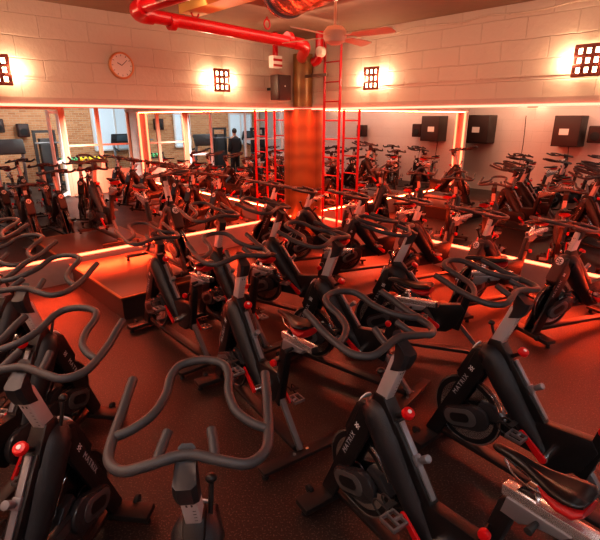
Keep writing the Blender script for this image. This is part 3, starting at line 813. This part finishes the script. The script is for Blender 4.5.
# ceiling fan (at rest)
fc = W(2.96, 2.34, 0)
fan = empty('ceiling_fan', (fc.x, fc.y, 2.93)); tag(fan, 'white four-bladed ceiling fan hanging above the ladder', 'ceiling fan')
M['fanw'] = pmat('fan_white', (0.72, 0.60, 0.52), 0.35)
bm = bmesh.new(); add_cyl(bm, (0, 0, 0.09), (0, 0, CEIL - 2.93), 0.013, None, 12); add_cyl(bm, (0, 0, CEIL - 2.99), (0, 0, CEIL - 2.931), 0.05, 0.065, 20)
obj('down_rod', bm, M['fanw'], fan)
bm = bmesh.new(); add_lathe(bm, [(0.03, 0.10), (0.08, 0.09), (0.115, 0.05), (0.12, 0.0), (0.10, -0.05), (0.05, -0.075), (0.01, -0.08)], (0, 0, 0), 32, 'Z')
obj('fan_motor', bm, M['fanw'], fan)
for k in range(4):
    a = R(52 + 90 * k)
    bm = bmesh.new()
    poly = [(0.10, -0.018), (0.20, -0.02), (0.24, -0.055), (0.62, -0.075), (0.66, -0.05), (0.66, 0.05), (0.62, 0.075), (0.24, 0.055), (0.20, 0.02), (0.10, 0.018)]
    add_prism(bm, poly, -0.004, 0.004, 0.0)
    bm.transform(Matrix.Rotation(a, 4, 'Z') @ Matrix.Rotation(R(78), 4, 'X'))
    obj('fan_blade', bm, M['fanw'], fan)

# ------------------------------------------------------------------ white rear wall: things seen in the right mirror
def wall_box(r0, z0, w, h, d, lab):
    e = empty('equipment_case', W(r0 + w / 2, LMAX - d / 2, z0)); tag(e, lab, 'equipment case')
    rbx('case_body', r0, r0 + w, LMAX - d, LMAX - 0.001, z0, z0 + h, pmat('case_black', (0.03, 0.02, 0.018), 0.5), e, 0.01)
    rbx('case_door', r0 + 0.02, r0 + w - 0.02, LMAX - d - 0.012, LMAX - d, z0 + 0.02, z0 + h - 0.02, pmat('case_door', (0.05, 0.028, 0.025), 0.5), e, 0.004)
    rbx('paper_label', r0 + w * 0.25, r0 + w * 0.6, LMAX - d - 0.016, LMAX - d - 0.012, z0 + h * 0.38, z0 + h * 0.58, pmat('paper', (0.8, 0.7, 0.65), 0.6), e, 0)
    return e
wall_box(-0.74, 1.42, 0.66, 0.80, 0.5, 'black wall-hung case with a white paper label, just right of the lit mirror end post')
wall_box(1.70, 1.42, 0.66, 0.78, 0.5, 'black wall-hung case with a white paper label, just left of the lit mirror end post')
def monitor_speaker(r, l, z, out, lab):
    ang = math.atan2(out.y, out.x) + PI / 2
    e = empty('loudspeaker', W(r, l, z), ang); tag(e, lab, 'loudspeaker')
    bm = bmesh.new(); add_box(bm, (0, -0.20, 0), (0.34, 0.24, 0.42), None, 0.03, 3); obj('cabinet', bm, M['spk'], e)
    bm = bmesh.new(); add_cyl(bm, (0, -0.318, -0.05), (0, -0.328, -0.05), 0.11, None, 24, 0.003); obj('cone', bm, M['rubber'], e)
    bm = bmesh.new(); add_box(bm, (0, -0.05, 0), (0.08, 0.1, 0.1), None, 0.004); obj('bracket', bm, M['frame'], e)
monitor_speaker(2.66, LMAX, 1.74, -LV, 'small black loudspeaker on the white rear wall, seen at the right edge of the mirror')
monitor_speaker(5.1, LMAX, 1.68, -LV, 'small black loudspeaker on the white rear wall, seen just right of the ladder')

# ------------------------------------------------------------------ glazed partition and gym beyond (seen in the left mirror)
M['pframe'] = pmat('partition_frame', (0.62, 0.22, 0.13), 0.45)
M['wframe'] = pmat('white_frame', (0.75, 0.75, 0.75), 0.4)
m, N, L, b = new_mat('clear_glass')
b.inputs['Base Color'].default_value = (0.95, 0.97, 0.97, 1); b.inputs['Roughness'].default_value = 0.0
b.inputs['Transmission Weight'].default_value = 1.0; b.inputs['IOR'].default_value = 1.01
M['glass'] = m
def part_window(n, l0, l1, mat, zsill, zmid, ztop=2.45, w=0.05):
    bm = bmesh.new()
    for l in (l0, l1 - w): rbox(bm, RMAX - 0.04, RMAX + 0.04, l, l + w, 0, ztop)
    zs = [z for z in (zsill, zmid, ztop) if z]
    for z in zs: rbox(bm, RMAX - 0.038, RMAX + 0.038, l0 + w, l1 - w, z - w, z)
    f = obj('window_%d' % n, bm, mat, None, smooth=False); tag(f, kind='structure')
    bm = bmesh.new(); rbox(bm, RMAX - 0.004, RMAX + 0.004, l0 + w, l1 - w, zsill or 0.02, ztop - w)
    g_ = obj('glass_pane', bm, M['glass'], None, smooth=False); g_.parent = f
    if zsill:
        bm = bmesh.new(); rbox(bm, RMAX - 0.03, RMAX + 0.03, l0 + w, l1 - w, 0, zsill - w)
        g_ = obj('panel', bm, M['pframe'], None, smooth=False); g_.parent = f
part_window(1, 0.0, 0.92, M['pframe'], 0.68, 1.42)
part_window(2, 0.92, 1.85, M['pframe'], 0.68, 1.42)
part_window(3, 4.30, 4.85, M['wframe'], 0.10, 1.42)
part_window(4, 4.90, 6.05, M['wframe'], 0.55, 1.42)
part_window(5, 6.05, 7.90, M['wframe'], 0.55, 1.42)
wall_obj('wall_partition', W(RMAX + 0.05, 0.0), LV, LMAX, 2.45, CEIL, -0.1, M['whitewall'])
bm = bmesh.new(); rbox(bm, RMAX - 0.06, RMAX + 0.06, 1.86, 1.96, 0, 2.45); rbox(bm, RMAX - 0.06, RMAX + 0.06, 1.96, 4.30, 2.36, 2.45)
o = obj('door_1_frame', bm, M['pframe'], None, smooth=False); tag(o, kind='structure')
d1 = bmesh.new()
p0 = W(RMAX - 0.05, 2.0); p1 = W(6.97, 2.42); dv = (p1 - p0).normalized(); ln = (p1 - p0).length
for t in (0.0, ln): add_box(d1, (p0 + dv * t + Vector((0, 0, 1.18))), (0.07, 0.07, 2.30), frame_from(dv))
for z in (0.12, 1.0, 2.29): add_bar(d1, p0 + Vector((0, 0, z)), p1 + Vector((0, 0, z)), 0.05, 0.08)
o = obj('door_1', d1, M['wframe'], None, smooth=False); tag(o, kind='structure')
bm = bmesh.new(); add_bar(bm, p0 + Vector((0, 0, 1.2)), p1 + Vector((0, 0, 1.2)), 0.006, 2.15)
g_ = obj('glass_pane', bm, M['glass'], None, smooth=False); g_.parent = o

# bright panes high on the brick wall
M['sky'] = emat('daylight_pane', (0.62, 0.74, 0.84), 0.3)
for n, (l0, l1, z0, z1) in enumerate(((-1.9, -0.25, 1.0, 2.5), (3.5, 4.2, 1.0, 2.3), (6.2, 7.4, 1.0, 2.3))):
    bm = bmesh.new(); rbox(bm, 11.42, 11.49, l0, l1, z0, z1); o = obj('window_%d' % (6 + n), bm, M['sky'], None, smooth=False); tag(o, kind='structure')
    bm = bmesh.new()
    for l in (l0, (l0 + l1) / 2, l1): rbox(bm, 11.38, 11.44, l - 0.03, l + 0.03, z0, z1)
    for z in (z0, z1): rbox(bm, 11.38, 11.44, l0, l1, z - 0.03, z + 0.03)
    g_ = obj('window_frame', bm, M['wframe'], None, smooth=False); g_.parent = o

# dumbbell rack
M['gym'] = pmat('gym_black', (0.03, 0.03, 0.032), 0.5)
rk = empty('weight_rack', W(9.2, 1.0)); tag(rk, 'low black rack for small weights behind the partition, seen in the left mirror', 'weight rack')
bm = bmesh.new()
for l in (0.24, 1.72):
    rbox(bm, 9.16, 9.24, l, l + 0.06, 0, 1.0); rbox(bm, 9.02, 9.40, l, l + 0.06, 0, 0.06)
rbox(bm, 9.18, 9.22, 0.3, 1.72, 0.93, 0.97)
childof(obj('rack_frame', bm, M['gym']), rk)
for z in (0.45, 0.80):
    bm = bmesh.new(); rbox(bm, 8.98, 9.2, 0.28, 1.74, z, z + 0.03); childof(obj('shelf', bm, M['gym']), rk)
colr = [('yellow', (0.85, 0.62, 0.03))] * 3 + [('green', (0.08, 0.40, 0.15))] * 2 + [('red', (0.7, 0.08, 0.05))] * 5
cm = {}
for k, (nm, cc) in enumerate(colr):
    if nm not in cm: cm[nm] = pmat('vinyl_' + nm, cc, 0.4)
    row = 1 if k < 5 else 0; j = k % 5
    z = 0.831 if row else 0.481; l = 0.44 + j * 0.28
    bm = bmesh.new()
    for s_ in (-1, 1): add_lathe(bm, [(0.02, -0.035), (0.062, -0.03), (0.07, 0), (0.062, 0.03), (0.02, 0.035)], (s_ * 0.075, 0, 0.07), 8, 'X')
    add_cyl(bm, (-0.06, 0, 0.07), (0.06, 0, 0.07), 0.018, None, 10)
    p = W(9.085, l, z)
    o = obj('dumbbell', bm, cm[nm], None, loc=p, rot=(0, 0, TH * -1 + R(90)))
    tag(o, '%s vinyl dumbbell on the %s shelf of the weight rack, seen in the left mirror' % (nm, 'upper' if row else 'lower'), 'dumbbell', '%s dumbbells on the rack' % nm)
def treadmill(r, l, ang, lab):
    e = empty('treadmill', W(r, l), ang); tag(e, lab, 'treadmill')
    bm = bmesh.new(); add_box(bm, (0, 0, 0.12), (1.7, 0.75, 0.16), None, 0.03); obj('deck', bm, M['gym'], e)
    for s in (-1, 1):
        bm = bmesh.new(); add_bar(bm, (0.6, s * 0.34, 0.1), (0.85, s * 0.32, 1.25), 0.07, 0.09, 0.01); obj('upright', bm, M['rail'], e)
        bm = bmesh.new(); add_tube(bm, [(0.8, s * 0.33, 1.1), (0.35, s * 0.34, 1.0)], 0.025, 10); obj('handrail', bm, M['gym'], e)
    bm = bmesh.new(); add_box(bm, (0.82, 0, 1.38), (0.10, 0.80, 0.42), Matrix.Rotation(R(-20), 3, 'Y'), 0.04); obj('console', bm, M['gym'], e)
    bm = bmesh.new(); add_box(bm, (0.76, 0, 1.42), (0.02, 0.42, 0.24), Matrix.Rotation(R(-20), 3, 'Y'), 0.004); obj('screen', bm, pmat('screen', (0.10, 0.14, 0.17), 0.15), e)
treadmill(9.4, 3.1, R(-47 + 180), 'large dark treadmill in the gym beyond the doorway, at the left edge of the mirror')
treadmill(10.2, -1.1, R(-47), 'grey treadmill below the bright window, seen in the left mirror')
treadmill(10.2, 7.0, R(-47), 'treadmill in front of the bright window nearest the white rear wall')
def rack(r, l, lab):
    e = empty('cable_machine', W(r, l)); tag(e, lab, 'cable machine')
    for dl in (-0.3, 0.3):
        bm = bmesh.new(); rbox(bm, r - 0.04, r + 0.04, l + dl - 0.04, l + dl + 0.04, 0, 1.75); childof(obj('upright', bm, M['gym']), e)
    bm = bmesh.new(); rbox(bm, r - 0.05, r + 0.05, l - 0.34, l + 0.34, 1.68, 1.76); childof(obj('top_bar', bm, M['gym']), e)
    bm = bmesh.new(); rbox(bm, r - 0.12, r + 0.12, l - 0.18, l + 0.18, 0.1, 1.5, 0.01); childof(obj('weight_stack', bm, M['gym']), e)
    bm = bmesh.new(); rbox(bm, r - 0.4, r + 0.4, l - 0.36, l + 0.36, 0, 0.07, 0.01); childof(obj('base', bm, M['gym']), e)
    bm = bmesh.new(); rbox(bm, r - 0.4, r - 0.36, l - 0.40, l + 0.40, 1.35, 1.40, 0.01); rbox(bm, r - 0.38, r, l - 0.32, l - 0.28, 1.35, 1.39); childof(obj('handle_bar', bm, M['rail']), e)
rack(10.7, 1.6, 'black cable machine with weight stack, behind the rack of coloured dumbbells')
rack(9.0, 5.9, 'black cable machine near the white wall, behind the partition')
rack(10.3, 4.9, 'black cable machine in the middle of the gym behind the standing person')
monitor_speaker(11.49, 2.75, 1.9, -RV, 'round-cornered black loudspeaker on the brick wall, seen in the left mirror')
monitor_speaker(11.49, 2.05, 1.75, -RV, 'smaller dark wall unit on the brick wall right of the loudspeaker')

# coat on a stand
# person standing in the doorway (seen in the left mirror), back turned
def person():
    P = W(8.5, 4.4)
    ang = math.atan2(RV.y, RV.x)      # facing the gym
    root = empty('person', P, ang)
    tag(root, 'person in black jacket and trousers standing in the partition doorway, seen in the left mirror', 'person')
    def sec(bm, rings, n=16):
        rs = []
        for (x, y, z, a, b_) in rings:
            rs.append([bm.verts.new((x + a * math.cos(2 * PI * j / n), y + b_ * math.sin(2 * PI * j / n), z)) for j in range(n)])
        for i in range(len(rs) - 1):
            for j in range(n): bm.faces.new((rs[i][j], rs[i][(j + 1) % n], rs[i + 1][(j + 1) % n], rs[i + 1][j]))
        bm.faces.new(rs[0]); bm.faces.new(rs[-1])
    skin = pmat('skin', (0.55, 0.30, 0.20), 0.5); blk = pmat('black_cloth', (0.018, 0.018, 0.02), 0.8, 0, 0.4, 60); hair = pmat('hair', (0.03, 0.018, 0.012), 0.6)
    # one continuous skinned body
    me = bpy.data.meshes.new('body')
    V = [(0, 0, 0.93), (0, 0, 1.12), (0, 0, 1.32), (0, 0, 1.42), (0, 0, 1.50), (0.01, 0, 1.56), (0.015, 0, 1.64), (0.01, 0, 1.71),
         (0, 0.17, 1.38), (-0.02, 0.23, 1.12), (0.06, 0.24, 0.90), (0.09, 0.235, 0.83),
         (0, -0.17, 1.38), (-0.02, -0.23, 1.12), (0.06, -0.24, 0.90), (0.09, -0.235, 0.83),
         (0, 0.10, 0.86), (0.02, 0.11, 0.48), (-0.02, 0.12, 0.10), (0.10, 0.13, 0.04),
         (0, -0.10, 0.86), (0.02, -0.11, 0.48), (-0.02, -0.12, 0.10), (0.10, -0.13, 0.04)]
    E = [(0, 1), (1, 2), (2, 3), (3, 4), (4, 5), (5, 6), (6, 7), (3, 8), (8, 9), (9, 10), (10, 11), (3, 12), (12, 13), (13, 14), (14, 15), (0, 16), (16, 17), (17, 18), (18, 19), (0, 20), (20, 21), (21, 22), (22, 23)]
    rad = [(.12, .15), (.11, .14), (.12, .17), (.09, .13), (.055, .055), (.075, .07), (.095, .078), (.06, .055),
           (.06, .06), (.045, .045), (.032, .03), (.03, .02), (.06, .06), (.045, .045), (.032, .03), (.03, .02),
           (.09, .085), (.06, .06), (.042, .042), (.035, .045), (.09, .085), (.06, .06), (.042, .042), (.035, .045)]
    me.from_pydata(V, E, [])
    o = bpy.data.objects.new('body', me); COL.objects.link(o); o.parent = root
    o.modifiers.new('skin', 'SKIN'); sb = o.modifiers.new('sub', 'SUBSURF'); sb.levels = 1; sb.render_levels = 2
    for i, v in enumerate(me.skin_vertices[0].data): v.radius = rad[i]; v.use_root = (i == 0)
    me.materials.append(skin)
    bm = bmesh.new(); sec(bm, [(0, 0, 0.84, 0.15, 0.20), (0, 0, 1.0, 0.145, 0.19), (0, 0, 1.2, 0.145, 0.20), (0, 0, 1.36, 0.14, 0.225), (0, 0, 1.44, 0.10, 0.15), (0, 0, 1.49, 0.065, 0.07)])
    for s in (-1, 1): add_tube(bm, spline([(0, s * 0.17, 1.39), (-0.02, s * 0.235, 1.12), (0.05, s * 0.245, 0.92)], 5), [0.085 - 0.004 * i for i in range(11)], 12)
    obj('jacket', bm, blk, root, angle=70)
    bm = bmesh.new(); sec(bm, [(0, 0, 0.80, 0.14, 0.185), (0, 0, 0.94, 0.14, 0.185)])
    for s in (-1, 1): add_tube(bm, spline([(0, s * 0.09, 0.88), (0.02, s * 0.11, 0.48), (-0.02, s * 0.12, 0.07)], 5), [0.105 - 0.004 * i for i in range(11)], 12)
    obj('trousers', bm, blk, root, angle=70)
    for s in (-1, 1):
        bm = bmesh.new(); add_box(bm, (0.05, s * 0.125, 0.045), (0.27, 0.095, 0.09), None, 0.03, 3); obj('shoe', bm, M['rubber'], root)
    bm = bmesh.new(); bmesh.ops.create_uvsphere(bm, u_segments=20, v_segments=14, radius=1, matrix=Matrix.Translation((-0.012, 0, 1.672)) @ Matrix.Diagonal((0.102, 0.086, 0.105, 1)))
    obj('hair', bm, hair, root, angle=90)
person()

# ------------------------------------------------------------------ lights
def area(name, loc, target, sx, sy, power, col):
    ld = bpy.data.lights.new(name, 'AREA'); ld.shape = 'RECTANGLE'; ld.size = sx; ld.size_y = sy; ld.energy = power; ld.color = col
    o = bpy.data.objects.new(name, ld); COL.objects.link(o); o.location = loc
    d = Vector(target) - Vector(loc); o.rotation_euler = d.to_track_quat('-Z', 'Y').to_euler()
    return o
def strip_light(name, a, b, z, out, tilt, power, col):
    a = Vector(a); b = Vector(b); c = (a + b) / 2 + Vector((0, 0, z))
    xd = (b - a).normalized(); ln = (b - a).length
    d = (out * math.cos(tilt) + Vector((0, 0, math.sin(tilt)))).normalized()
    zd = -d; yd = zd.cross(xd)
    ld = bpy.data.lights.new(name, 'AREA'); ld.shape = 'RECTANGLE'; ld.size = ln; ld.size_y = 0.012; ld.energy = power; ld.color = col
    o = bpy.data.objects.new(name, ld); COL.objects.link(o)
    o.matrix_world = Matrix.Translation(c) @ Matrix((xd, yd, zd)).transposed().to_4x4()
    return o
RED = (1.0, 0.055, 0.012)
strip_light('strip_glow_a', W(0.045, LEND), W(0.045, 0.4), PLINTH + 0.006, RV, R(-8), 70, RED)
strip_light('strip_glow_b', W(0.4, 0.045), W(REND, 0.045), PLINTH + 0.006, LV, R(-8), 75, RED)
strip_light('strip_glow_c', W(0.13, LEND), W(0.13, 0.4), LEDGE + 0.0, RV, R(-66), 100, RED)
strip_light('strip_glow_d', W(0.4, 0.13), W(REND, 0.13), LEDGE + 0.0, LV, R(-66), 125, RED)
# dim neutral light over the front rows
area('house_light_a', W(6.9, 6.6, 3.35), W(5.8, 5.4, 0), 1.6, 0.6, 22, (0.82, 0.90, 1.0))
area('house_light_b', W(4.0, 7.0, 3.35), W(4.0, 6.0, 0), 1.6, 0.6, 10, (0.82, 0.90, 1.0))
# added fill lamps without fixtures: red over mid-floor, then wall washes
area('ceiling_wash', W(2.6, 2.6, 3.38), W(2.6, 2.6, 0), 2.0, 2.0, 12, (1.0, 0.22, 0.08))
area('rear_wall_wash', W(2.5, 6.6, 3.38), W(2.5, 8.0, 1.2), 7.0, 0.4, 170, (1.0, 0.56, 0.38))  # invented warm lamp aimed at the rear wall to brighten it
area('front_wall_wash_a', W(1.6, 3.0, 3.38), W(0.0, 3.0, 2.4), 4.5, 0.3, 24, (1.0, 0.66, 0.46))  # added fill carrying the left upper wall's general brightness
area('front_wall_wash_b', W(3.2, 1.6, 3.38), W(3.2, 0.0, 2.4), 5.0, 0.3, 26, (1.0, 0.66, 0.46))  # matching added fill for the right upper wall
area('partition_wash', W(6.6, 3.6, 3.38), W(7.7, 3.6, 1.6), 5.0, 0.4, 7, (1.0, 0.95, 0.9))  # no fixture here; added to lift the partition's white frames
area('gym_wall_wash', W(8.3, 1.5, 3.38), W(11.5, 1.5, 1.6), 0.5, 8.0, 210, (1.0, 0.93, 0.85))  # added lamp that brightens the brick wall from the partition side
# gym daylight tubes
area('gym_light_a', W(9.6, 0.5, 3.35), W(10.2, 0.5, 0), 3.0, 4.0, 190, (0.92, 0.96, 1.0))
area('gym_light_b', W(9.6, 5.0, 3.35), W(10.2, 5.0, 0), 3.0, 4.0, 190, (0.92, 0.96, 1.0))

w = bpy.data.worlds.new('World'); SC.world = w; w.use_nodes = True
w.node_tree.nodes['Background'].inputs[0].default_value = (0.5, 0.25, 0.2, 1); w.node_tree.nodes['Background'].inputs[1].default_value = 0.01

# ------------------------------------------------------------------ camera
cd = bpy.data.cameras.new('camera'); cd.sensor_width = 36; cd.lens = 461 / 600 * 36; cd.clip_start = 0.02
cam = bpy.data.objects.new('camera', cd); COL.objects.link(cam)
cam.location = (0, 0, 2.15); cam.rotation_euler = (R(90 - 18.3), 0, 0)
SC.camera = cam
SC.view_settings.view_transform = 'Standard'
try: SC.view_settings.look = 'Medium High Contrast'
except Exception: print('nolook')
SC.view_settings.exposure = 0.0
try:
    SC.cycles.use_denoising = True
    SC.cycles.max_bounces = 8
    SC.cycles.glossy_bounces = 6
    SC.cycles.diffuse_bounces = 3
    SC.cycles.sample_clamp_indirect = 4
except Exception: pass
